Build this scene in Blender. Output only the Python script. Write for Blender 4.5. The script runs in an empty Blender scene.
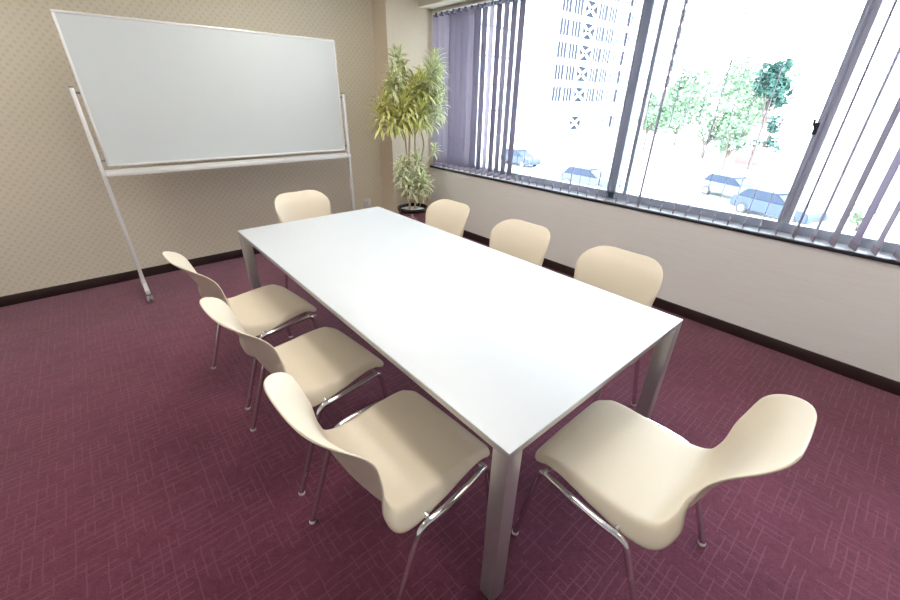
import bpy, bmesh, math, random
from mathutils import Vector, Matrix
random.seed(7)
scene = bpy.context.scene
col = scene.collection
PI = math.pi

# ------------------------------------------------------------------ materials
def new_mat(name):
    m = bpy.data.materials.new(name); m.use_nodes = True
    nt = m.node_tree
    return m, nt, nt.nodes['Principled BSDF']

def N(nt, kind, **kw):
    n = nt.nodes.new(kind)
    for k, v in kw.items(): setattr(n, k, v)
    return n

def mth(nt, op, a, b=None, c=None):
    n = nt.nodes.new('ShaderNodeMath'); n.operation = op
    for i, v in enumerate((a, b, c)):
        if v is None: continue
        if isinstance(v, (int, float)): n.inputs[i].default_value = v
        else: nt.links.new(v, n.inputs[i])
    return n.outputs[0]

def mixc(nt, fac, a, b):
    n = nt.nodes.new('ShaderNodeMix'); n.data_type = 'RGBA'
    for sock, v in ((n.inputs[0], fac), (n.inputs[6], a), (n.inputs[7], b)):
        if isinstance(v, (int, float)): sock.default_value = v
        elif isinstance(v, (tuple, list)): sock.default_value = (*v, 1)
        else: nt.links.new(v, sock)
    return n.outputs[2]

def plain(name, rgb, rough=.5, metal=0, noise=0, nscale=8, bump=0, spec=.5, coat=0):
    m, nt, b = new_mat(name)
    b.inputs['Base Color'].default_value = (*rgb, 1)
    b.inputs['Roughness'].default_value = rough
    b.inputs['Metallic'].default_value = metal
    b.inputs['Specular IOR Level'].default_value = spec
    if coat:
        b.inputs['Coat Weight'].default_value = coat; b.inputs['Coat Roughness'].default_value = .15
    tc = N(nt, 'ShaderNodeTexCoord'); no = N(nt, 'ShaderNodeTexNoise')
    no.inputs['Scale'].default_value = nscale; no.inputs['Detail'].default_value = 3
    nt.links.new(tc.outputs['Object'], no.inputs['Vector'])
    if noise:
        dark = tuple(c * (1 - noise) for c in rgb); lite = tuple(min(1, c * (1 + noise)) for c in rgb)
        nt.links.new(mixc(nt, no.outputs['Fac'], dark, lite), b.inputs['Base Color'])
    if bump:
        bp = N(nt, 'ShaderNodeBump'); bp.inputs['Strength'].default_value = bump; bp.inputs['Distance'].default_value = .002
        nt.links.new(no.outputs['Fac'], bp.inputs['Height']); nt.links.new(bp.outputs[0], b.inputs['Normal'])
    return m

def carpet_mat():
    m, nt, b = new_mat('burgundy_carpet')
    tc = N(nt, 'ShaderNodeTexCoord'); sx = N(nt, 'ShaderNodeSeparateXYZ')
    # slight wobble of the woven lines
    wob = N(nt, 'ShaderNodeTexNoise'); wob.inputs['Scale'].default_value = 9
    nt.links.new(tc.outputs['Object'], wob.inputs['Vector'])
    add = N(nt, 'ShaderNodeVectorMath', operation='MULTIPLY_ADD')
    nt.links.new(wob.outputs['Color'], add.inputs[0]); add.inputs[1].default_value = (.012, .012, 0)
    nt.links.new(tc.outputs['Object'], add.inputs[2])
    nt.links.new(add.outputs[0], sx.inputs[0])
    X, Y = sx.outputs[0], sx.outputs[1]
    def lines(u, v, pitch, seg, w, thr, seed):
        row = mth(nt, 'FLOOR', mth(nt, 'DIVIDE', u, pitch))
        fr = mth(nt, 'FRACT', mth(nt, 'DIVIDE', u, pitch))
        # shift each row's segments
        wn = N(nt, 'ShaderNodeTexWhiteNoise', noise_dimensions='1D')
        nt.links.new(mth(nt, 'ADD', row, seed), wn.inputs['W'])
        cell = mth(nt, 'FLOOR', mth(nt, 'ADD', mth(nt, 'DIVIDE', v, seg), mth(nt, 'MULTIPLY', wn.outputs['Value'], 7)))
        cb = N(nt, 'ShaderNodeCombineXYZ'); nt.links.new(row, cb.inputs[0]); nt.links.new(cell, cb.inputs[1]); cb.inputs[2].default_value = seed
        w2 = N(nt, 'ShaderNodeTexWhiteNoise', noise_dimensions='3D'); nt.links.new(cb.outputs[0], w2.inputs['Vector'])
        on = mth(nt, 'GREATER_THAN', w2.outputs['Value'], thr)
        d = mth(nt, 'ABSOLUTE', mth(nt, 'SUBTRACT', fr, .5))
        ln = mth(nt, 'LESS_THAN', d, w / pitch / 2)
        return mth(nt, 'MULTIPLY', on, ln)
    l1 = lines(X, Y, .031, .075, .0042, .52, 3.3)
    l2 = lines(Y, X, .031, .095, .0042, .42, 11.7)
    L = mth(nt, 'MAXIMUM', l1, l2)
    fib = N(nt, 'ShaderNodeTexNoise'); fib.inputs['Scale'].default_value = 130; fib.inputs['Detail'].default_value = 4
    big = N(nt, 'ShaderNodeTexNoise'); big.inputs['Scale'].default_value = 2.6; big.inputs['Detail'].default_value = 5
    for n in (fib, big): nt.links.new(tc.outputs['Object'], n.inputs['Vector'])
    base = mixc(nt, fib.outputs['Fac'], (.095, .021, .038), (.235, .064, .114))
    r = N(nt, 'ShaderNodeValToRGB'); r.color_ramp.elements[0].position = .38; r.color_ramp.elements[1].position = .62
    nt.links.new(big.outputs['Fac'], r.inputs[0])
    base2 = mixc(nt, mth(nt, 'MULTIPLY', r.outputs[0], .22), base, (.075, .020, .030))
    mot = N(nt, 'ShaderNodeTexNoise'); mot.inputs['Scale'].default_value = 34; mot.inputs['Detail'].default_value = 4
    nt.links.new(tc.outputs['Object'], mot.inputs['Vector'])
    r2 = N(nt, 'ShaderNodeValToRGB'); r2.color_ramp.elements[0].position = .42; r2.color_ramp.elements[1].position = .66
    nt.links.new(mot.outputs['Fac'], r2.inputs[0])
    base2 = mixc(nt, mth(nt, 'MULTIPLY', r2.outputs[0], .28), base2, (.060, .014, .022))
    fin = mixc(nt, mth(nt, 'MULTIPLY', L, .34), base2, (.30, .12, .16))
    nt.links.new(fin, b.inputs['Base Color'])
    b.inputs['Roughness'].default_value = .95; b.inputs['Specular IOR Level'].default_value = .15
    b.inputs['Sheen Weight'].default_value = .25; b.inputs['Sheen Roughness'].default_value = .5
    bp = N(nt, 'ShaderNodeBump'); bp.inputs['Strength'].default_value = .5; bp.inputs['Distance'].default_value = .004
    nt.links.new(mth(nt, 'ADD', fib.outputs['Fac'], mth(nt, 'MULTIPLY', L, .5)), bp.inputs['Height'])
    nt.links.new(bp.outputs[0], b.inputs['Normal'])
    return m

def wallpaper_mat():
    m, nt, b = new_mat('dotted_wallpaper')
    tc = N(nt, 'ShaderNodeTexCoord'); sx = N(nt, 'ShaderNodeSeparateXYZ'); nt.links.new(tc.outputs['Object'], sx.inputs[0])
    h = mth(nt, 'ADD', sx.outputs[0], sx.outputs[1]); z = sx.outputs[2]
    p = .054
    a = mth(nt, 'DIVIDE', mth(nt, 'ADD', h, z), p * 1.05); c = mth(nt, 'DIVIDE', mth(nt, 'SUBTRACT', h, z), p * 1.05)
    def tri(v): return mth(nt, 'ABSOLUTE', mth(nt, 'SUBTRACT', mth(nt, 'FRACT', v), .5))
    d = mth(nt, 'SQRT', mth(nt, 'ADD', mth(nt, 'POWER', tri(a), 2.0), mth(nt, 'POWER', tri(c), 2.0)))
    r = N(nt, 'ShaderNodeMapRange', interpolation_type='SMOOTHSTEP')
    nt.links.new(d, r.inputs[0]); r.inputs[1].default_value = .14; r.inputs[2].default_value = .36
    r.inputs[3].default_value = 1; r.inputs[4].default_value = 0
    weave = N(nt, 'ShaderNodeTexNoise'); weave.inputs['Scale'].default_value = 60; nt.links.new(tc.outputs['Object'], weave.inputs['Vector'])
    base = mixc(nt, weave.outputs['Fac'], (.68, .62, .49), (.78, .72, .58))
    fin = mixc(nt, mth(nt, 'MULTIPLY', r.outputs[0], .34), base, (.50, .44, .34))
    nt.links.new(fin, b.inputs['Base Color']); b.inputs['Roughness'].default_value = .55
    b.inputs['Specular IOR Level'].default_value = .35
    bp = N(nt, 'ShaderNodeBump'); bp.inputs['Strength'].default_value = .25; bp.inputs['Distance'].default_value = .002
    nt.links.new(mth(nt, 'ADD', weave.outputs['Fac'], r.outputs[0]), bp.inputs['Height']); nt.links.new(bp.outputs[0], b.inputs['Normal'])
    return m

def stripe_wall_mat():
    m, nt, b = new_mat('ribbed_light_wallpaper')
    tc = N(nt, 'ShaderNodeTexCoord'); mp = N(nt, 'ShaderNodeMapping'); mp.inputs['Scale'].default_value = (3, 3, 90)
    nt.links.new(tc.outputs['Object'], mp.inputs[0])
    no = N(nt, 'ShaderNodeTexNoise'); no.inputs['Scale'].default_value = 1.5; nt.links.new(mp.outputs[0], no.inputs['Vector'])
    nt.links.new(mixc(nt, no.outputs['Fac'], (.78, .765, .73), (.88, .865, .83)), b.inputs['Base Color'])
    b.inputs['Roughness'].default_value = .6
    return m

def glass_mat():
    m = bpy.data.materials.new('window_glass'); m.use_nodes = True; nt = m.node_tree
    nt.nodes.clear()
    o = N(nt, 'ShaderNodeOutputMaterial'); mx = N(nt, 'ShaderNodeMixShader'); t = N(nt, 'ShaderNodeBsdfTransparent')
    g = N(nt, 'ShaderNodeBsdfGlossy'); g.inputs['Roughness'].default_value = .02
    t.inputs['Color'].default_value = (.95, .98, .98, 1)
    f = N(nt, 'ShaderNodeFresnel'); f.inputs[0].default_value = 1.3
    nt.links.new(f.outputs[0], mx.inputs[0]); nt.links.new(t.outputs[0], mx.inputs[1]); nt.links.new(g.outputs[0], mx.inputs[2])
    nt.links.new(mx.outputs[0], o.inputs[0])
    return m

def fabric_mat():
    m = bpy.data.materials.new('lavender_grey_blind_fabric'); m.use_nodes = True; nt = m.node_tree
    b = nt.nodes['Principled BSDF']; o = nt.nodes['Material Output']
    tc = N(nt, 'ShaderNodeTexCoord'); no = N(nt, 'ShaderNodeTexNoise'); no.inputs['Scale'].default_value = 120
    nt.links.new(tc.outputs['Object'], no.inputs['Vector'])
    c = mixc(nt, no.outputs['Fac'], (.35, .29, .34), (.44, .37, .43))
    nt.links.new(c, b.inputs['Base Color']); b.inputs['Roughness'].default_value = .8
    tr = N(nt, 'ShaderNodeBsdfTranslucent'); tr.inputs['Color'].default_value = (.40, .38, .50, 1)
    mx = N(nt, 'ShaderNodeMixShader'); mx.inputs[0].default_value = .20
    nt.links.new(b.outputs[0], mx.inputs[1]); nt.links.new(tr.outputs[0], mx.inputs[2]); nt.links.new(mx.outputs[0], o.inputs[0])
    return m

def leaf_mat(name, green, cream, k):
    m, nt, b = new_mat(name)
    uv = N(nt, 'ShaderNodeUVMap'); sx = N(nt, 'ShaderNodeSeparateXYZ'); nt.links.new(uv.outputs[0], sx.inputs[0])
    d = mth(nt, 'ABSOLUTE', mth(nt, 'SUBTRACT', sx.outputs[0], .5))
    e = mth(nt, 'GREATER_THAN', d, k)
    nt.links.new(mixc(nt, e, green, cream), b.inputs['Base Color']); b.inputs['Roughness'].default_value = .45
    return m

def emit_mat(name, rgb, s):
    m, nt, b = new_mat(name)
    b.inputs['Base Color'].default_value = (.9, .9, .9, 1)
    b.inputs['Emission Color'].default_value = (*rgb, 1); b.inputs['Emission Strength'].default_value = s
    return m

M = dict(
    carpet=carpet_mat(), paper=wallpaper_mat(), rib=stripe_wall_mat(), glass=glass_mat(), blind=fabric_mat(),
    column=plain('column_wallpaper', (.72, .61, .47), .6, noise=.05, nscale=40),
    ceiling=plain('ceiling_white', (.86, .85, .82), .8, noise=.03, nscale=20),
    bulk=plain('bulkhead_cream', (.74, .68, .57), .6, noise=.03),
    base=plain('dark_baseboard', (.030, .016, .014), .4, noise=.2),
    sill=plain('aluminium_sill', (.80, .83, .86), .3, noise=.03),
    silldark=plain('dark_sill_edge', (.022, .022, .026), .35, noise=.1),
    alu=plain('blue_grey_aluminium', (.52, .57, .65), .42, .1, noise=.05),
    aludark=plain('dark_blue_grey_aluminium', (.52, .59, .70), .42, .1, noise=.05),
    alulight=plain('light_aluminium', (.76, .79, .84), .35, .1, noise=.03),
    table=plain('white_laminate', (.63, .67, .70), .42, spec=.6, noise=.01, coat=.1),
    tmetal=plain('satin_table_aluminium', (.53, .52, .52), .38, .75, noise=.03, nscale=30),
    shell=plain('ivory_plastic', (.72, .635, .495), .38, noise=.015, nscale=60, spec=.45),
    chrome=plain('chrome', (.72, .71, .71), .12, 1.0, noise=.02),
    hanger=plain('dark_purple_hanger_plastic', (.09, .07, .13), .5),
    railcream=plain('cream_headrail', (.50, .46, .44), .5),
    glide=plain('pale_plastic_glide', (.75, .72, .68), .4),
    board=plain('whiteboard_enamel', (.63, .68, .685), .25, spec=.5, noise=.01),
    boardalu=plain('whiteboard_aluminium', (.80, .80, .79), .32, .2, noise=.02),
    greyplast=plain('grey_plastic', (.28, .28, .29), .5),
    rubber=plain('dark_rubber', (.05, .05, .055), .6),
    blue=plain('blue_marker_plastic', (.05, .08, .35), .4),
    red=plain('red_marker_plastic', (.55, .10, .08), .4),
    felt=plain('grey_felt', (.25, .25, .28), .9),
    cream=plain('cream_switch_plastic', (.78, .74, .66), .4),
    pot=plain('plum_glazed_ceramic', (.16, .055, .065), .18, noise=.1, coat=.3),
    rim=plain('black_pot_rim', (.02, .02, .022), .25),
    pebble=plain('white_pebbles', (.75, .74, .74), .7, noise=.1, nscale=40),
    cane=plain('tan_cane_bark', (.56, .46, .32), .8, noise=.2, nscale=50, bump=.4),
    leaf=leaf_mat('variegated_leaf', (.58, .63, .14), (.92, .88, .46), .26),
    leaflit=leaf_mat('window_lit_leaf', (.52, .62, .26), (.92, .92, .68), .20),  # paler leaf copy, window light put into its colour
    lamp=emit_mat('fill_lamp_diffuser', (1.0, .93, .84), 15.0),  # glow of the added ceiling fill lamps
    lampframe=plain('white_lamp_frame', (.8, .8, .8), .4),
    asphalt=plain('pale_concrete_ground', (.62, .61, .60), .9, noise=.08, nscale=.2),
    facade=plain('white_facade', (.70, .70, .70), .7, noise=.02, nscale=.3),
    facadeband=plain('white_tile_facade', (.66, .68, .71), .7, noise=.03, nscale=.5),
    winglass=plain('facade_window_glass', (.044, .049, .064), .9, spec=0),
    winglare=plain('facade_window_glare', (.058, .063, .075), .9, spec=0),  # window glass paled, outdoor glare put into the colour
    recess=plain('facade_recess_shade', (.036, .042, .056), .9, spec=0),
    bark=plain('street_tree_bark', (.13, .095, .08), .9, noise=.2),
    tleaf=plain('pale_street_leaves', (.175, .25, .155), .8, noise=.45, nscale=.8),
    tleafd=plain('dark_street_leaves', (.055, .115, .095), .8, noise=.3, spec=.1, nscale=.8),
    brick=plain('red_brick', (.24, .12, .11), .8, noise=.2, nscale=3),
    carwhite=plain('pale_blue_car_paint', (.13, .16, .20), .4, spec=.3),
    carblue=plain('slate_blue_car_paint', (.05, .065, .11), .4, spec=.3),
    carglass=plain('dark_car_glass', (.025, .035, .06), .4, spec=.2),
    cargrey=plain('grey_car_paint', (.09, .10, .12), .4, spec=.3),
    kerb=plain('kerb_stone', (.5, .5, .49), .9, noise=.1),
)

# ------------------------------------------------------------------ helpers
def tag(o, label=None, cat=None, group=None, kind=None):
    if label: o['label'] = label
    if cat: o['category'] = cat
    if group: o['group'] = group
    if kind: o['kind'] = kind
    return o

def empty(name, loc=(0, 0, 0), rz=0.0):
    o = bpy.data.objects.new(name, None); col.objects.link(o)
    o.location = loc; o.rotation_euler = (0, 0, rz); o.empty_display_size = .1
    return o

def copy_tree(o, parent=None):
    c = o.copy(); col.objects.link(c); c.parent = parent
    for ch in list(o.children): copy_tree(ch, c)
    return c

def build(name, bm, mat, parent=None, smooth=False, loc=None):
    bmesh.ops.recalc_face_normals(bm, faces=bm.faces[:])
    me = bpy.data.meshes.new(name); bm.to_mesh(me); bm.free()
    mats = mat if isinstance(mat, (list, tuple)) else [mat]
    for mm in mats: me.materials.append(mm)
    if smooth:
        for p in me.polygons: p.use_smooth = True
        if smooth != 'all':
            try: me.set_sharp_from_angle(angle=math.radians(35))
            except Exception: pass
    o = bpy.data.objects.new(name, me); col.objects.link(o)
    if parent: o.parent = parent
    if loc: o.location = loc
    return o

def box(bm, x0, x1, y0, y1, z0, z1, bev=0.0, mi=0):
    vs = [bm.verts.new((x, y, z)) for x in (x0, x1) for y in (y0, y1) for z in (z0, z1)]
    fs = [(0, 1, 3, 2), (4, 6, 7, 5), (0, 4, 5, 1), (2, 3, 7, 6), (0, 2, 6, 4), (1, 5, 7, 3)]
    F = [bm.faces.new([vs[i] for i in f]) for f in fs]
    for f in F: f.material_index = mi
    if bev:
        es = list({e for f in F for e in f.edges})
        bmesh.ops.bevel(bm, geom=es, offset=bev, segments=2, profile=.5, affect='EDGES')

def boxo(name, mat, parent, *a, bev=0.0):
    bm = bmesh.new(); box(bm, *a, bev=bev)
    return build(name, bm, mat, parent, smooth=bool(bev))

def tube(bm, pts, r, n=12, cap=True):
    pts = [Vector(p) for p in pts]
    rs = r if isinstance(r, (list, tuple)) else [r] * len(pts)
    t = (pts[1] - pts[0]).normalized()
    ref = Vector((0, 0, 1)) if abs(t.z) < .9 else Vector((1, 0, 0))
    u = t.cross(ref).normalized(); rings = []
    for i, p in enumerate(pts):
        if i == 0: tt = pts[1] - pts[0]
        elif i == len(pts) - 1: tt = pts[-1] - pts[-2]
        else: tt = (pts[i + 1] - p).normalized() + (p - pts[i - 1]).normalized()
        tt.normalize(); u = (u - tt * u.dot(tt)).normalized(); v = tt.cross(u)
        rings.append([bm.verts.new(p + (u * math.cos(a) + v * math.sin(a)) * rs[i]) for a in [2 * PI * k / n for k in range(n)]])
    for a, b in zip(rings, rings[1:]):
        for k in range(n): bm.faces.new((a[k], a[(k + 1) % n], b[(k + 1) % n], b[k]))
    if cap: bm.faces.new(rings[0][::-1]); bm.faces.new(rings[-1])

def smooth_path(pts, rad, seg=6):
    pts = [Vector(p) for p in pts]; out = [pts[0]]
    for i in range(1, len(pts) - 1):
        a, b, c = pts[i - 1], pts[i], pts[i + 1]
        r = min(rad, (a - b).length * .49, (c - b).length * .49)
        p, q = b + (a - b).normalized() * r, b + (c - b).normalized() * r
        for k in range(seg + 1):
            t = k / seg; out.append(p * (1 - t) ** 2 + b * 2 * t * (1 - t) + q * t * t)
    out.append(pts[-1]); return out

def lathe(bm, prof, n=32, c=(0, 0, 0)):
    rings = []
    for r, z in prof:
        rings.append([bm.verts.new((c[0] + r * math.cos(2 * PI * k / n), c[1] + r * math.sin(2 * PI * k / n), c[2] + z)) for k in range(n)])
    for a, b in zip(rings, rings[1:]):
        for k in range(n): bm.faces.new((a[k], a[(k + 1) % n], b[(k + 1) % n], b[k]))
    if prof[0][0] > 1e-4: bm.faces.new(rings[0][::-1])
    if prof[-1][0] > 1e-4: bm.faces.new(rings[-1])

def cr(P, t):
    n = len(P) - 1; t = max(0, min(n - 1e-9, t)); i = int(t); f = t - i
    p0, p1, p2, p3 = P[max(i - 1, 0)], P[i], P[i + 1], P[min(i + 2, n)]
    return tuple(.5 * (2 * b + (-a + c) * f + (2 * a - 5 * b + 4 * c - d) * f * f + (-a + 3 * b - 3 * c + d) * f ** 3) for a, b, c, d in zip(p0, p1, p2, p3))

def lerp_tab(tab, x):
    if x <= tab[0][0]: return tab[0][1]
    for (a, va), (b, vb) in zip(tab, tab[1:]):
        if x <= b:
            t = (x - a) / (b - a); t = t * t * (3 - 2 * t); return va + (vb - va) * t
    return tab[-1][1]

# ------------------------------------------------------------------ room shell
WX, BY, CZ = 2.753, 4.118, 2.72          # window wall, back wall, ceiling
LX, RY = -3.0, -3.2                      # left wall, rear wall
SZ = .765                                # sill height
FZ = -.031                               # floor level
WT = 2.46                                # window head
def struct(name, mat, *a, bev=0):
    o = boxo(name, mat, None, *a, bev=bev); o['kind'] = 'structure'; return o
struct('floor', M['carpet'], LX - .2, WX + .30, RY - .2, BY + .2, FZ - .12, FZ)
struct('ceiling', M['ceiling'], LX - .2, WX + .30, RY - .2, BY + .2, CZ, CZ + .12)
struct('wall_back', M['paper'], LX - .2, WX + .30, BY, BY + .2, FZ, CZ)
struct('wall_left', M['rib'], LX - .2, LX, RY, BY, FZ, CZ)
struct('wall_rear', M['rib'], LX - .2, WX + .30, RY - .2, RY, FZ, CZ)
wb = bmesh.new()
WY0 = -2.3
box(wb, WX, WX + .30, RY, BY, FZ, SZ - .02)
box(wb, WX, WX + .30, RY, WY0, SZ - .02, CZ)
box(wb, WX + .06, WX + .30, WY0, BY, WT, CZ)
o = build('wall_right', wb, M['rib']); o['kind'] = 'structure'
struct('wall_column', M['column'], 2.17, WX + .30, 3.84, BY, FZ, CZ)
struct('ceiling_bulkhead', M['bulk'], 2.60, WX + .06, RY, 3.84, 2.455, CZ)
H = .07
struct('baseboard_back', M['base'], LX, 2.17, BY - .012, BY, FZ, H - .015, bev=.002)
struct('baseboard_right', M['base'], WX - .012, WX, RY, 3.84, FZ, H - .015, bev=.002)
struct('baseboard_left', M['base'], LX, LX + .012, RY, BY, FZ, H - .015, bev=.002)
struct('baseboard_rear', M['base'], LX, WX, RY, RY + .012, FZ, H - .015, bev=.002)
cb = bmesh.new(); box(cb, 2.158, 2.17, 3.828, BY - .012, FZ, H - .015); box(cb, 2.17, WX - .012, 3.828, 3.84, FZ, H - .015)
o = build('baseboard_column', cb, M['base']); o['kind'] = 'structure'
struct('trim_1', M['silldark'], WX - .012, WX + .012, WY0, 3.84, SZ - .022, SZ + .002, bev=.002)
struct('trim_2', M['sill'], WX + .012, WX + .30, WY0, 3.84, SZ - .02, SZ)

# window frame: one window wall of three bays
win = empty('window_1', (2.92, .8, SZ)); win['kind'] = 'structure'
def wpart(name, mat, x0, x1, y0, y1, z0, z1, bev=.003):
    o = boxo(name, mat, win, x0 - 2.92, x1 - 2.92, y0 - .8, y1 - .8, z0 - SZ, z1 - SZ, bev=bev); return o
wpart('bottom_rail', M['alu'], 2.91, 2.98, WY0, 3.84, SZ, SZ + .062)
wpart('top_rail', M['alu'], 2.91, 2.98, WY0, 3.84, WT - .05, WT)
wpart('frame_post', M['alu'], 2.91, 2.98, 3.79, 3.84, SZ + .062, WT - .05)
wpart('frame_post', M['alu'], 2.91, 2.98, WY0, WY0 + .05, SZ + .062, WT - .05)
wpart('mullion', M['aludark'], 2.91, 2.955, 1.315, 1.40, SZ + .0, WT)
wpart('sash_stile', M['alu'], 2.925, 2.955, 1.218, 1.250, SZ + .062, WT - .05)
wpart('sash_stile', M['alu'], 2.91, 2.945, .055, .092, SZ + .062, WT - .05)
wpart('sash_stile', M['alulight'], 2.91, 2.965, .022, .053, SZ + .062, WT - .05)
for a, b in ((1.402, 3.788), (1.252, 1.313), (.094, 1.216), (WY0 + .052, .02)):
    bm = bmesh.new(); box(bm, 2.945 - 2.92, 2.951 - 2.92, a - .8, b - .8, .064, WT - .052 - SZ)
    build('glass_pane', bm, M['glass'], win)
bm = bmesh.new()
box(bm, -.035, -.01, -.728, -.705, .63, .70, bev=.003)
lt = build('latch', bm, M['rubber'], win, True)
bm = bmesh.new(); tube(bm, [(-.035, -.716, .665), (-.06, -.705, .69), (-.065, -.70, .72)], .007, 8)
build('latch_lever', bm, M['rubber'], lt, True)

# ------------------------------------------------------------------ vertical blinds
blind = empty('vertical_blind', (2.81, .8, SZ))
tag(blind, 'lavender grey vertical blind of long fabric slats hanging in the window', 'blind')
BX = 2.82
bm = bmesh.new(); box(bm, -.03, .03, WY0 - .8 + .02, 3.83 - .8, 2.425 - SZ, 2.455 - SZ, bev=.003)
build('headrail', bm, M['railcream'], blind, True)
def slat_bm():
    bm = bmesh.new(); n = 8; w = .1; zt, zb = 2.40 - SZ, .785 - SZ
    for z0, z1 in ((zb, zt),):
        rows = []
        for z in (z0, z0 + (z1 - z0) * .5, z1):
            rows.append([bm.verts.new((w * (i / n - .5), .004 * (1 - (2 * i / n - 1) ** 2), z)) for i in range(n + 1)])
        for a, b in zip(rows, rows[1:]):
            for i in range(n): bm.faces.new((a[i], a[i + 1], b[i + 1], b[i]))
    bmesh.ops.solidify(bm, geom=bm.faces[:], thickness=.0012)
    return bm
def weight_bm():
    bm = bmesh.new(); box(bm, -.049, .049, -.003, .005, .002, .045 - .0, bev=.001); return bm
def hanger_bm():
    bm = bmesh.new(); box(bm, -.012, .012, -.006, .006, 2.395 - SZ, 2.43 - SZ, bev=.002); box(bm, -.03, .03, -.003, .004, 2.385 - SZ, 2.402 - SZ); return bm
slat0 = wt0 = hg0 = None
y = 3.80; k = 0
while y > WY0 + .06:
    a = math.radians(lerp_tab([(-.45, 17), (-.30, 25), (-.10, 14), (.15, 11), (.6, 14.5), (1.0, 20.5), (1.6, 28), (2.2, 35), (2.45, 36), (2.50, 9), (2.98, 15), (3.06, 3), (3.6, -6)], y) + 1.2 * math.sin(k * 2.3))
    if abs(y - 1.02) < .05: a = math.radians(34)
    if slat0 is None:
        slat0 = build('slat', slat_bm(), M['blind'], blind, 'all'); s = slat0
        wt0 = build('bottom_weight', weight_bm(), M['blind'], s, True)
        hg0 = build('hanger', hanger_bm(), M['hanger'], s, True)
    else:
        s = copy_tree(slat0, blind)
    s.location = (BX - 2.81, y - .8, 0); s.rotation_euler = (0, 0, a)
    y -= .0985; k += 1

# ------------------------------------------------------------------ table
T = empty('conference_table', (.5685, 1.257, 0))
tag(T, 'long white rectangular conference table with square satin aluminium legs', 'table')
W2, L2 = .5685, 1.257
bm = bmesh.new(); box(bm, -W2, W2, -L2, L2, .711, .72, bev=.002); build('tabletop', bm, M['table'], T, True)
bm = bmesh.new()
for a in ((-W2 + .001, W2 - .001, -L2 + .001, -L2 + .03), (-W2 + .001, W2 - .001, L2 - .03, L2 - .001), (-W2 + .001, -W2 + .03, -L2 + .03, L2 - .03), (W2 - .03, W2 - .001, -L2 + .03, L2 - .03)):
    box(bm, *a, .694, .7105)
build('edge_frame', bm, M['tmetal'], T)
for sx in (-1, 1):
    for sy in (-1, 1):
        bm = bmesh.new()
        x0, x1 = sorted((sx * (W2 - .0005), sx * (W2 - .0605))); y0, y1 = sorted((sy * (L2 - .0005), sy * (L2 - .0605)))
        box(bm, x0, x1, y0, y1, FZ + .001, .6935, bev=.003); build('leg', bm, M['tmetal'], T, True)

# ------------------------------------------------------------------ chair (faces local +x)
PROF = [(.252, .390), (.240, .404), (.208, .424), (.170, .440), (.09, .443), (.0, .437), (-.08, .433), (-.14, .434), (-.185, .447), (-.215, .474), (-.236, .52),
        (-.253, .575), (-.271, .635), (-.295, .70), (-.330, .765), (-.380, .828)]
def shell_bm():
    NV, NU = 60, 36
    S = [0.0]; fine = [cr(PROF, i * (len(PROF) - 1) / 600) for i in range(601)]
    for a, b in zip(fine, fine[1:]): S.append(S[-1] + math.hypot(b[0] - a[0], b[1] - a[1]))
    Ltot = S[-1]
    def at(d):
        d = max(0, min(Ltot, d)); j = 0
        lo, hi = 0, 600
        while hi - lo > 1:
            mid = (lo + hi) // 2
            if S[mid] <= d: lo = mid
            else: hi = mid
        f = (d - S[lo]) / max(1e-9, S[hi] - S[lo])
        p = tuple(x + (y - x) * f for x, y in zip(fine[lo], fine[hi]))
        t = Vector((fine[hi][0] - fine[lo][0], fine[hi][1] - fine[lo][1])).normalized()
        return Vector(p), t
    halfw = [(0, .240), (.10, .246), (.30, .256), (.44, .262), (.54, .242), (.63, .232), (.74, .240), (.84, .238)]
    lip = [(0, .010), (.05, .020), (.13, .025), (.21, .032), (.29, .041), (.37, .053), (.43, .063), (.52, .050), (.64, .022), (.76, .0), (Ltot, .0)]
    dish = [(0, -.004), (.15, .002), (.34, .004), (.44, .018), (.54, .038), (.66, .054), (.76, .052), (Ltot, .034)]
    rf, rt = .04, .155
    bm = bmesh.new(); rows = []
    for i in range(NV + 1):
        q = i / NV
        # denser near both ends
        d = Ltot * (q - .09 * math.sin(2 * PI * q) / 1.0)
        P, t = at(d); nrm = Vector((t.y, -t.x)) if False else Vector((-t.y, t.x))
        # seat travels towards -x, so the sitter side normal is (t.y, -t.x) flipped to point up / forward
        nrm = Vector((t.y, -t.x))
        if nrm.y < 0 and d < .3: nrm = -nrm
        W = lerp_tab(halfw, d)
        e = 0
        if d < rf: e = rf - math.sqrt(max(0, rf * rf - (rf - d) ** 2))
        D2 = Ltot - d
        if D2 < rt: e = rt - math.sqrt(max(0, rt * rt - (rt - D2) ** 2)); 
        w = W - e * (1.0 if d < rf else .95)
        Lp = lerp_tab(lip, d) ; c = lerp_tab(dish, d)
        row = []
        for j in range(NU + 1):
            s = 2 * j / NU - 1
            s = math.copysign(abs(s) ** .8, s)        # denser at the sides
            a = abs(s)
            yy = w * s
            off = c * ((abs(yy) / W) ** 2.2)
            k0 = 1 - min(.9, (Lp * .62 + .012) / W)
            if a > k0:
                q2 = (a - k0) / (1 - k0)
                off -= Lp * (q2 ** 1.7)
            row.append(bm.verts.new((P.x + nrm.x * off, yy, P.y + nrm.y * off)))
        rows.append(row)
    for a, b in zip(rows, rows[1:]):
        for j in range(NU): bm.faces.new((a[j], a[j + 1], b[j + 1], b[j]))
    bmesh.ops.recalc_face_normals(bm, faces=bm.faces[:])
    bmesh.ops.solidify(bm, geom=bm.faces[:], thickness=.0065)
    return bm

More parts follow.
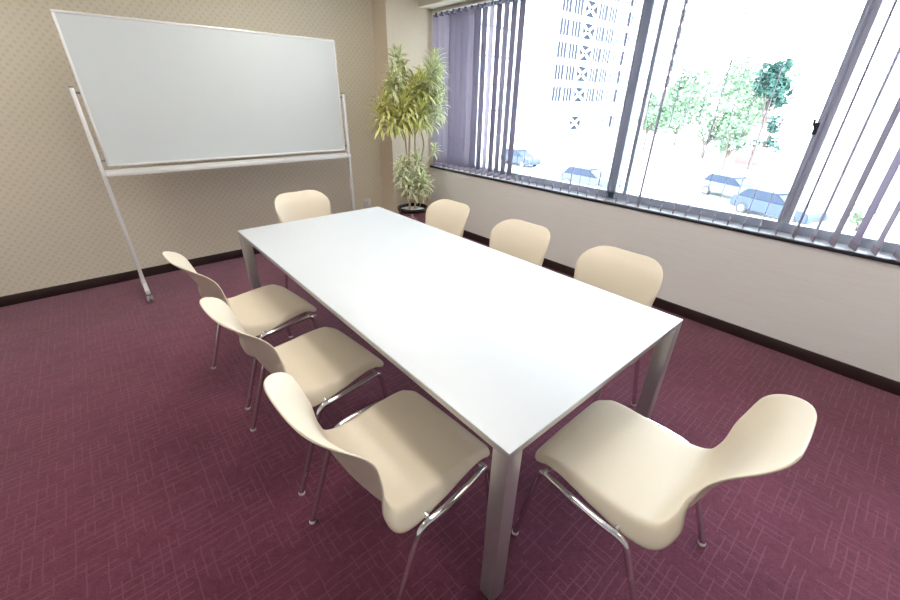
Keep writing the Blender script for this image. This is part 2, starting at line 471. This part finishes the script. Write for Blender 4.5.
def make_chair():
    root = empty('stacking_chair')
    sh = build('seat_shell', shell_bm(), M['shell'], root, 'all')
    sb = sh.modifiers.new('smooth', 'SUBSURF'); sb.levels = 1; sb.render_levels = 1
    r = .012
    for s in (1, -1):
        top_f = Vector((.190, s * .252, .385)); top_r = Vector((-.135, s * .270, .385))
        ft_f = Vector((.245, s * .268, FZ + .012)); ft_r = Vector((-.285, s * .268, FZ + .012))
        path = smooth_path([ft_f.lerp(top_f, .80), top_f, Vector((.09, s * .268, .392)), Vector((-.06, s * .278, .390)), top_r, ft_r.lerp(top_r, .80)], .06, 7)
        bm = bmesh.new(); tube(bm, path, r, 14); build('side_rail', bm, M['chrome'], root, True)
        for ft, tp in ((ft_f, top_f), (ft_r, top_r)):
            bm = bmesh.new(); tube(bm, [ft, ft.lerp(tp, .80)], r, 14); lg = build('leg', bm, M['chrome'], root, True)
            bm = bmesh.new(); lathe(bm, [(.009, 0), (.0145, .002), (.0145, .008), (.0115, .016), (.0, .016)], 16, (ft.x, ft.y, FZ))
            tag(build('foot_glide', bm, M['glide'], lg, True), 'pale plastic foot glide')
    for x, h in ((.160, .388), (-.110, .388)):
        bm = bmesh.new()
        tube(bm, smooth_path([(x + .01, -.262, h), (x, -.17, h + .018), (x, .17, h + .018), (x + .01, .262, h)], .03, 4), r * .9, 12)
        build('crossbar', bm, M['chrome'], root, True)
    bm = bmesh.new()
    for x in (.155, -.105): box(bm, x - .025, x + .025, -.12, .12, .4165, .424, bev=.002)
    build('mounting_plate', bm, M['rubber'], root, True)
    return root

chair0 = make_chair()
G = 'ivory shell chairs around the conference table'
specs = [   # x, y, facing degrees, label
    (-.055, .445, 3, 'ivory plastic shell chair on the left long side, closest of the three to the camera'),
    (-.076, 1.147, 5, 'ivory plastic shell chair on the left long side, middle one of the three'),
    (-.100, 1.874, 6, 'ivory plastic shell chair on the left long side, nearest the whiteboard stand leg'),
    (.535, -.123, 91, 'ivory plastic shell chair at the near short end of the white table, seen whole'),
    (.640, 2.62, -87, 'ivory plastic shell chair at the far short end of the table, below the whiteboard'),
    (1.10, .440, 180, 'ivory plastic shell chair on the window side, nearest the camera, only its back showing'),
    (1.105, 1.140, 180, 'middle ivory plastic shell chair of the three on the window side of the table'),
    (1.11, 1.890, 180, 'ivory plastic shell chair on the window side, nearest the potted plant'),
]
for i, (x, y, dg, lb) in enumerate(specs):
    o = chair0 if i == 0 else copy_tree(chair0)
    o.location = (x, y, 0); o.rotation_euler = (0, 0, math.radians(dg)); tag(o, lb, 'chair', G)

# ------------------------------------------------------------------ whiteboard on its stand
WBY = 3.62
wbd = empty('whiteboard', (.44, WBY, 0))
tag(wbd, 'large wheeled whiteboard with slim aluminium frame standing before the dotted wall', 'whiteboard')
bx0, bx1, bz0, bz1 = -.99, .99, 1.055, 2.035
bm = bmesh.new(); box(bm, bx0 + .012, bx1 - .012, -.010, .010, bz0 + .012, bz1 - .012); build('writing_surface', bm, M['board'], wbd)
bm = bmesh.new(); f = .016
for a in ((bx0, bx1, -.014, .014, bz0, bz0 + f), (bx0, bx1, -.014, .014, bz1 - f, bz1), (bx0, bx0 + f, -.014, .014, bz0 + f, bz1 - f), (bx1 - f, bx1, -.014, .014, bz0 + f, bz1 - f)):
    box(bm, *a, bev=.003)
build('board_frame', bm, M['boardalu'], wbd, True)
for s in (-1, 1):
    px = s * 1.030
    bm = bmesh.new(); box(bm, px - .0135, px + .0135, -.016, .016, .093, 1.585, bev=.004); p = build('post', bm, M['boardalu'], wbd, True)
    bm = bmesh.new(); box(bm, px - .0138, px + .0138, -.0165, .0165, 1.585, 1.594, bev=.003); build('post_cap', bm, M['greyplast'], p, True)
    bm = bmesh.new(); tube(bm, [(px - s * .013, 0, 1.555), (px - s * .04, 0, 1.555)], .009, 10); build('pivot', bm, M['greyplast'], wbd, True)
    bm = bmesh.new(); tube(bm, [(px - s * .013, 0, 1.10), (px - s * .04, 0, 1.10)], .007, 10); build('pivot', bm, M['greyplast'], wbd, True)
    bm = bmesh.new(); box(bm, px - .016, px + .016, -.20, .26, .053, .091, bev=.005); ft = build('foot', bm, M['boardalu'], wbd, True)
    for cy in (-.175, .235):
        bm = bmesh.new(); box(bm, px - .010, px + .010, cy - .010, cy + .010, .028, .054); tube(bm, [(px - .022, cy, .006), (px - .008, cy, .006)], .028, 16); tube(bm, [(px + .008, cy, .006), (px + .022, cy, .006)], .028, 16)
        tube(bm, [(px - .02, cy, .008), (px + .02, cy, .008)], .006, 8); box(bm, px - .0085, px + .0085, cy - .018, cy + .018, .006, .034, bev=.002)
        build('caster', bm, M['greyplast'], ft, True)
bm = bmesh.new()
box(bm, -1.0165, 1.0165, -.075, .012, .990, .997, bev=.002); box(bm, -1.0165, 1.0165, -.079, -.072, .990, 1.022, bev=.002); box(bm, -1.0165, 1.0165, .006, .014, .990, 1.030, bev=.002)
build('pen_tray', bm, M['boardalu'], wbd, True)
def marker(name, x, y, z, mat, label):
    r = empty(name, (x, y, z)); tag(r, label, 'marker')
    bm = bmesh.new(); tube(bm, [(-.055, 0, .009), (.03, 0, .009)], .0085, 12); build('barrel', bm, M['cream'], r, True)
    bm = bmesh.new(); tube(bm, [(.0305, 0, .009), (.075, 0, .009)], .0095, 12); build('cap', bm, mat, r, True)
marker('marker_pen', 1.19, WBY - .045, .997, M['blue'], 'marker pen with blue cap lying on the whiteboard tray')
marker('marker_pen', 1.36, WBY - .042, .997, M['red'], 'marker pen with red cap lying at the right end of the tray')

# wall outlet
ol = empty('wall_outlet', (1.92, BY, .33)); tag(ol, 'cream wall outlet plate low on the back wall right of the whiteboard', 'outlet')
bm = bmesh.new(); box(bm, -.058, .058, -.009, 0, -.06, .06, bev=.003); build('cover_plate', bm, M['cream'], ol, True)
bm = bmesh.new()
for q in (-.026, .026): box(bm, q - .017, q + .017, -.012, -.009, -.035, .035, bev=.002)
build('socket', bm, M['sill'], ol, True)

# ------------------------------------------------------------------ potted plant
PX, PY = 2.19, 3.48
pot = empty('plant_pot', (PX, PY, FZ)); tag(pot, 'dark plum round plant pot with black rim in the corner', 'plant pot')
bm = bmesh.new(); lathe(bm, [(.0, .0), (.125, 0), (.132, .01), (.160, .20), (.174, .37), (.160, .37), (.156, .34)], 40); build('body', bm, M['pot'], pot, 'all')
bm = bmesh.new(); lathe(bm, [(.1745, .366), (.188, .372), (.190, .400), (.182, .407), (.168, .405), (.163, .372), (.1745, .366)], 40); build('rim', bm, M['rim'], pot, 'all')
bm = bmesh.new()
lathe(bm, [(.154, .345), (.154, .368), (0.0001, .370)], 30)
for _ in range(170):
    a, rr = random.uniform(0, 2 * PI), .128 * math.sqrt(random.random())
    mt = Matrix.Translation((rr * math.cos(a), rr * math.sin(a), .373)) @ Matrix.Rotation(random.uniform(0, 3), 4, 'Z') @ Matrix.Diagonal((.016, .011, .008, 1))
    bmesh.ops.create_icosphere(bm, subdivisions=1, radius=1, matrix=mt)
pb = build('white_pebbles', bm, M['pebble'], None, 'all', loc=(PX, PY, FZ)); tag(pb, 'white pebbles covering the soil in the plum pot', 'pebbles', kind='stuff')

plant = empty('dracaena_plant', (PX, PY, .352)); tag(plant, 'tall yellow green dracaena with cream edged leaves and bare canes growing in the plum pot', 'plant')
def leaf(bm, base, az, el, ln, wd, droop, mi=0):
    uvl = bm.loops.layers.uv.verify(); n = 5
    d = Vector((math.cos(az), math.sin(az), 0)); side = Vector((-math.sin(az), math.cos(az), 0))
    p = Vector(base); e = el; rows = []
    for i in range(n + 1):
        t = i / n; w = wd * (math.sin(PI * min(1, t * .85 + .13)) ** .8) * (1 if t < .999 else .05)
        up = Vector((0, 0, 1)) * math.cos(e) - d * math.sin(e)
        rows.append((p - side * w + up * w * .35, p.copy(), p + side * w + up * w * .35))
        p = p + (d * math.cos(e) + Vector((0, 0, 1)) * math.sin(e)) * ln / n; e -= droop / n
    vs = [[bm.verts.new(v) for v in r] for r in rows]
    for i in range(n):
        for k in range(2):
            fc = bm.faces.new((vs[i][k], vs[i][k + 1], vs[i + 1][k + 1], vs[i + 1][k])); fc.material_index = mi
            us = (k * .5, k * .5 + .5, k * .5 + .5, k * .5)
            for lp, u, vv in zip(fc.loops, us, (i / n, i / n, (i + 1) / n, (i + 1) / n)): lp[uvl].uv = (u, vv)
def tuft(name, c, r, n, mat, h=.16, ln=.15):
    """a shoot: leaves spiralling up a short length of stem, oldest drooping"""
    bm = bmesh.new()
    for i in range(n):
        t = i / n; az = i * 2.4 + random.uniform(-.3, .3)
        leaf(bm, (c[0] + random.uniform(-r, r), c[1] + random.uniform(-r, r), c[2] - h / 2 + h * t), az, -.5 + 1.75 * t + random.uniform(-.2, .2), ln * random.uniform(.8, 1.15), random.uniform(.010, .016), random.uniform(.6, 1.5))
    return build(name, bm, mat, plant, 'all')
canes = [   # points relative to the pot rim
    [(-.045, .0, -.02), (-.05, 0, .35), (-.06, .01, .78), (-.12, 0, .95), (-.20, 0, 1.12)],
    [(-.02, .03, -.02), (-.01, .04, .45), (0.01, .03, .88), (.0, .02, 1.15)],
    [(.03, -.01, -.02), (.055, 0, .45), (.07, .01, .90), (.09, 0, 1.20)],
    [(.05, .03, -.02), (.13, .03, .42), (.21, .02, .74), (.15, 0, .86), (.12, -.01, 1.06), (.26, .0, 1.28)],
]
for c in canes:
    bm = bmesh.new(); tube(bm, smooth_path(c, .07, 5), .0115, 9); build('cane', bm, M['cane'], plant, True)
crowns = [(-.30, 0, 1.12), (-.18, .06, 1.22), (-.15, -.07, 1.05), (-.13, .02, 1.50), (-.04, -.05, 1.20), (.02, .05, 1.05), (.04, -.02, 1.28), (.10, .03, 1.14), (.14, -.06, 1.32),
          (.22, .04, 1.20), (.27, -.03, 1.42), (.33, .02, 1.28), (.36, 0, 1.50), (.20, .05, 1.05), (-.20, -.03, 1.36), (.0, 0, 1.10), (-.36, .04, 1.00), (.36, -.04, 1.12), (-.10, -.08, 1.12), (.08, -.09, 1.04),
          (-.08, .0, 1.02), (.28, .0, 1.02), (-.24, -.05, 1.00), (-.06, .04, 1.36), (.17, .02, 1.22), (.42, .03, 1.36)]
for i, c in enumerate(crowns):
    bm = bmesh.new(); b0 = Vector(canes[min(3, max(0, int((c[0] + .3) / .17)))][-1])
    tube(bm, [b0.lerp(Vector(c), -.1) if i > 50 else b0, (b0 + Vector(c)) / 2 + Vector((0, 0, -.03)), c], .006, 6)
    build('branch', bm, M['cane'], plant, True)
    tuft('leaf_tuft', c, .03, 60, M['leaflit'] if c[0] > .15 or i in (3, 14) else M['leaf'], .20, .165)  # window-side tufts and two peaks take the leaf colour with painted window light
for i, c in enumerate([(-.15, 0, .40), (-.10, -.05, .28), (.03, -.03, .22), (.07, 0, .52), (.13, .0, .36), (.0, .04, .38), (.17, -.03, .24), (-.12, .02, .50), (.10, -.05, .28)]):
    tuft('leaf_tuft', c, .025, 38, M['leaflit'], .14, .15)
bm = bmesh.new(); tube(bm, [(.10, .03, .36), (.22, .0, .48), (.31, -.02, .60)], .005, 6); build('branch', bm, M['cane'], plant, True)
tuft('leaf_tuft', (.33, -.02, .64), .012, 22, M['leaflit'], .08, .11)

# ------------------------------------------------------------------ unseen ceiling lamps, added as fill light
L0 = None
fill_spots = [(-1.3, 2.5), (.9, 2.5), (.35, .6), (1.7, -1.5)]
fill_labels = ['added ceiling fill lamp near the back wall, left', 'added ceiling fill lamp over the far end of the table', 'added ceiling fill lamp over the near end of the table', 'added ceiling fill lamp behind the near chair']
for (x, y), lb in zip(fill_spots, fill_labels):
    if L0 is None:
        L0 = empty('ceiling_fill_lamp'); c = L0
        bm = bmesh.new()
        for a in ((-.16, .16, -.62, -.60), (-.16, .16, .60, .62), (-.16, -.14, -.60, .60), (.14, .16, -.60, .60)): box(bm, *a, -.02, -.0005)
        build('fill_lamp_housing', bm, M['lampframe'], L0)
        bm = bmesh.new(); box(bm, -.139, .139, -.599, .599, -.012, -.0005); build('diffuser', bm, M['lamp'], L0)
    else: c = copy_tree(L0)
    c.location = (x, y, CZ); tag(c, lb, 'ceiling lamp', 'added ceiling fill lamps')

# ------------------------------------------------------------------ outside
GZ = -4.2
o = boxo('street_ground', M['asphalt'], None, 3.6, 260, -120, 220, GZ - .3, GZ); o['kind'] = 'structure'
# office block, facade parallel to the X axis
FY = 46.7
blk = empty('office_building', (80, FY, GZ)); tag(blk, 'white office block with rows of windows and cross braced panels across the street', 'building')
FX0, FX1, FH = 58.8, 111.0, 30.0
bm = bmesh.new(); box(bm, FX0 - 80, FX1 - 80, .6, 18, 0, FH)
floors = [-4.2 + 4.56 * 1.27 - .0 for _ in (0,)]
zrow = [1.56 + 1.27 * (z - 1.56) - GZ for z in (-1.45, 2.36, 5.0, 7.57, 10.12, 12.64, 15.17, 17.7, 20.2)]
# front skin strips between the window rows
prev = 0
for z in zrow[:]:
    box(bm, FX0 - 80, FX1 - 80, 0, .6, prev, z - 1.15); prev = z + 1.15
box(bm, FX0 - 80, FX1 - 80, 0, .6, prev, FH)
pos_w = [(64.9, 2.6), (68.2, 2.6), (75.8, 2.6), (79.2, 2.6), (84.2, 5.0), (89.0, .5), (92.3, 3.2), (98.0, 3.6), (103.4, 3.6), (108.3, 2.6)]
XP = (71.9, 4.1)
cuts = sorted(pos_w + [XP])
for z in zrow:
    x = FX0
    for cx, w in cuts:
        if z == zrow[0] and cx != XP[0] and cx < 84: continue
        box(bm, x - 80, cx - w / 2 - 80, 0, .6, z - 1.15, z + 1.15); x = cx + w / 2
    box(bm, x - 80, FX1 - 80, 0, .6, z - 1.15, z + 1.15)
for xx in (FX0, 62.6, 66.6, 70.0):                                   # thin pilaster joints on the facade
    box(bm, xx - 80 - .06, xx - 80 + .06, -.06, 0, 0, FH)
build('facade', bm, M['facade'], blk)
for z in zrow:
    for cx, w in cuts:
        if z == zrow[0] and cx != XP[0] and cx < 84: continue
        bm = bmesh.new()
        if cx == XP[0]:
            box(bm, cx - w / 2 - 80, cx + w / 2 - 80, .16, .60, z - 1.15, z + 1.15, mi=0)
            for s in (-1, 1):
                a = Vector((cx - 80 - w / 2, .03, z - s * 1.15)); b = Vector((cx - 80 + w / 2, .03, z + s * 1.15))
                d = (b - a).normalized(); nn = Vector((-d.z, 0, d.x)) * .24
                q = [a + nn, b + nn, b - nn, a - nn]
                vs = [bm.verts.new(p + Vector((0, yy, 0))) for yy in (-.02, .10) for p in q]
                for fi in ((0, 1, 2, 3), (7, 6, 5, 4), (0, 4, 5, 1), (1, 5, 6, 2), (2, 6, 7, 3), (3, 7, 4, 0)): bm.faces.new([vs[i] for i in fi]).material_index = 1
            build('braced_panel', bm, [M['recess'], M['facade']], blk)
        else:
            box(bm, cx - w / 2 - 80, cx + w / 2 - 80, .07, .60, z - 1.15, z + 1.15, mi=0)
            nb = max(1, round(w / .75))
            for q in range(1, nb): box(bm, cx - 80 - w / 2 + w * q / nb - .07, cx - 80 - w / 2 + w * q / nb + .07, .02, .07, z - 1.15, z + 1.15, mi=1)
            build('window', bm, [M['winglass'] if cx < 70 else M['winglare'], M['facade']], blk)  # windows further right take the glare-paled colour
# plainer tiled block behind the blind
b2 = empty('tiled_building', (46, 52, GZ)); tag(b2, 'pale tiled building behind the blind slats at the left of the window', 'building')
bm = bmesh.new(); box(bm, -16, 12.4, 0, 14, 0, 32); build('facade', bm, M['facadeband'], b2)
for kz in range(1, 8):
    bm = bmesh.new(); box(bm, -16, 12.4, -.08, 0, kz * 4 - .12, kz * 4 + .12); build('ledge', bm, M['cargrey'], b2)

def blob_tree(name, x, y, h, rad, crown_z, mat, label, seed, n=700, cat='tree', grp=None, sq=1.0, leaf_s=.18):
    rnd = random.Random(seed); r = empty(name, (x, y, GZ)); tag(r, label, cat, grp)
    bm = bmesh.new(); tube(bm, [(0, 0, 0), (.1, .05, crown_z * .6), (0, .1, crown_z)], [.16, .12, .08], 8)
    cl = []
    for i in range(9):
        a, rr = rnd.uniform(0, 2 * PI), rad * rnd.uniform(.3, .75); z = crown_z + (h - crown_z) * rnd.uniform(.15, .9)
        cl.append((rr * math.cos(a), rr * math.sin(a), z)); tube(bm, [(0, .05, crown_z * .85), (rr * math.cos(a) * .5, rr * math.sin(a) * .5, (z + crown_z) / 2), cl[-1]], [.07, .05, .02], 6)
    build('trunk', bm, M['bark'], r, True)
    bm = bmesh.new()
    for i in range(n):
        c = cl[rnd.randrange(len(cl))]; v = Vector((rnd.gauss(0, 1), rnd.gauss(0, 1), rnd.gauss(0, 1))); v = v.normalized() * rad * .48 * rnd.random() ** .4
        p = Vector(c) + Vector((v.x, v.y, v.z * sq)); s = leaf_s * rnd.uniform(.6, 1.5)
        A = Matrix.Rotation(rnd.uniform(0, 6), 3, 'Z') @ Matrix.Rotation(rnd.uniform(0, 3), 3, 'X')
        q = [A @ Vector(t) * s + p for t in ((-1, -.6, 0), (0, -.9, .2), (1, -.2, 0), (.5, .8, .15), (-.6, .7, 0))]
        bm.faces.new([bm.verts.new(t) for t in q])
    build('foliage', bm, mat, r)
    return r
TG = 'street trees across the road'
tl = [
    (55, 24.7, 6.3, 1.9, 2.2, 'tleaf', 'low pale green street tree beside the window mullion', 700),
    (66, 25.2, 9.6, 4.2, 1.7, 'tleaf', 'broad pale green street tree at the left of the row', 2200),
    (54, 17.2, 9.6, 4.3, 1.6, 'tleaf', 'broad pale green street tree in mid window, nearest of its row', 2400),
    (65, 16.2, 10.4, 3.9, 1.6, 'tleaf', 'pale green street tree standing behind the brick planter', 1900),
    (45.5, 12.3, 4.4, 1.4, 1.2, 'tleaf', 'small pale green street tree left of the dark tree', 350),
    (48, 10.8, 9.3, 1.7, 4.2, 'tleafd', 'slender dark blue green tree right of the pale trees', 850),
    (57, 12.2, 4.6, 1.4, 1.0, 'tleafd', 'low dark green tree at the foot of the slender tree', 260),
]
for i, (x, y, h, r_, cz, mt, lb, n) in enumerate(tl): blob_tree('street_tree', x, y, h, r_, cz, M[mt], lb, 20 + i, n, grp=TG)
for i, (x, y, lb) in enumerate([(71, 30.6, 'pale green bush at the foot of the white office block'), (83, 36.5, 'pale green bush seen past the mullion by the office block')]):
    blob_tree('green_bush', x, y, 6.5, 3.2, 1.5, M['tleaf'], lb, 60 + i, 800, cat='bush')
blob_tree('green_bush', 28.3, .6, 1.3, .9, .3, M['tleaf'], 'low green bush near the parked slate blue car', 71, 300, cat='bush', leaf_s=.07)

def car(x, y, rz, mat, label, L=4.3, H=1.42):
    r = empty('parked_car', (x, y, GZ), rz); tag(r, label, 'car', 'cars parked on the street')
    def section(prof, w0, w1, zmid):
        bm = bmesh.new(); A = []
        for s in (-1, 1): A.append([bm.verts.new((px, s * (w0 if pz < zmid else w1), pz)) for px, pz in prof])
        n = len(prof)
        for i in range(n): bm.faces.new((A[0][i], A[0][(i + 1) % n], A[1][(i + 1) % n], A[1][i]))
        bm.faces.new(A[0][::-1]); bm.faces.new(A[1])
        bmesh.ops.bevel(bm, geom=bm.edges[:], offset=.04, segments=2, affect='EDGES'); return bm
    h = L / 2
    build('body', section([(-h, .3), (h, .3), (h + .03, .55), (h - .1, .78), (.25 * L, .92), (-h + .1, .95), (-h - .02, .6)], .84, .80, .7), mat, r, True)
    cab = [(-.44 * L, .93), (-.36 * L, H - .06), (-.22 * L, H), (.04 * L, H), (.25 * L, .91)]
    build('cabin_glass', section(cab, .74, .64, 1.1), M['carglass'], r, True)
    bm = bmesh.new(); box(bm, -.35 * L, .06 * L, -.63, .63, H - .035, H + .012, bev=.02); build('roof', bm, mat, r, True)
    for cx in (-.31 * L, .31 * L):
        for s in (-1, 1):
            bm = bmesh.new(); tube(bm, [(cx, s * .66, .31), (cx, s * .87, .31)], .31, 20); wv = build('wheel', bm, M['rubber'], r, True)
            bm = bmesh.new(); tube(bm, [(cx, s * .872, .31), (cx, s * .88, .31)], .18, 14); build('hubcap', bm, M['alulight'], wv, True)
car(31.8, 7.5, math.radians(-112), M['carwhite'], 'pale blue car parked on the far side, seen low in the middle window')
car(27.8, 4.2, math.radians(-112), M['carblue'], 'slate blue car parked nearer, partly behind the sliding window stile')
car(26.6, 15.3, math.radians(-92), M['cargrey'], 'grey car seen just left of the wide mullion')
car(31.2, 25.8, math.radians(-100), M['carblue'], 'slate blue car seen between the left blind slats')
pl = empty('brick_planter', (53, 12, GZ)); tag(pl, 'low reddish brick planter among the street trees', 'planter')
bm = bmesh.new(); box(bm, -1.0, 1.0, -1.2, 1.2, 0, 1.5, bev=.04); build('planter_wall', bm, M['brick'], pl, True)
bm = bmesh.new(); box(bm, -1.1, 1.1, -1.3, 1.3, 1.5, 1.62, bev=.03); build('coping', bm, M['kerb'], pl, True)

# ------------------------------------------------------------------ light
w = bpy.data.worlds.new('overcast_sky'); scene.world = w; w.use_nodes = True
bg = w.node_tree.nodes['Background']; bg.inputs[0].default_value = (.80, .90, 1.0, 1); bg.inputs[1].default_value = 9.0
pl_ = bpy.data.lights.new('window_portal', 'AREA'); pl_.shape = 'RECTANGLE'; pl_.size = 6.1; pl_.size_y = 1.65
pl_.cycles.is_portal = True
po = bpy.data.objects.new('window_portal', pl_); col.objects.link(po); po.location = (3.0, .77, 1.61)
po.rotation_euler = Vector((-1, 0, 0)).to_track_quat('-Z', 'Z').to_euler()

# ------------------------------------------------------------------ camera
cam = bpy.data.cameras.new('camera'); co = bpy.data.objects.new('camera', cam); col.objects.link(co)
f, yaw, pitch, roll = 391.828, math.radians(41.23), math.radians(27.221), math.radians(1.068)
fw = Vector((math.sin(yaw) * math.cos(pitch), math.cos(yaw) * math.cos(pitch), -math.sin(pitch)))
r0 = Vector((math.cos(yaw), -math.sin(yaw), 0)); u0 = r0.cross(fw)
r = math.cos(roll) * r0 + math.sin(roll) * u0; u = -math.sin(roll) * r0 + math.cos(roll) * u0
mt = Matrix((r, u, -fw)).transposed().to_4x4(); mt.translation = Vector((-.615, -.449, 1.562))
co.matrix_world = mt
cam.sensor_width = 36; cam.lens = f / 900 * 36; cam.clip_start = .02; cam.clip_end = 600
scene.camera = co
vs = scene.view_settings; vs.view_transform = 'Standard'; vs.look = 'None'; vs.gamma = 1; vs.exposure = .62
vs.use_curve_mapping = False
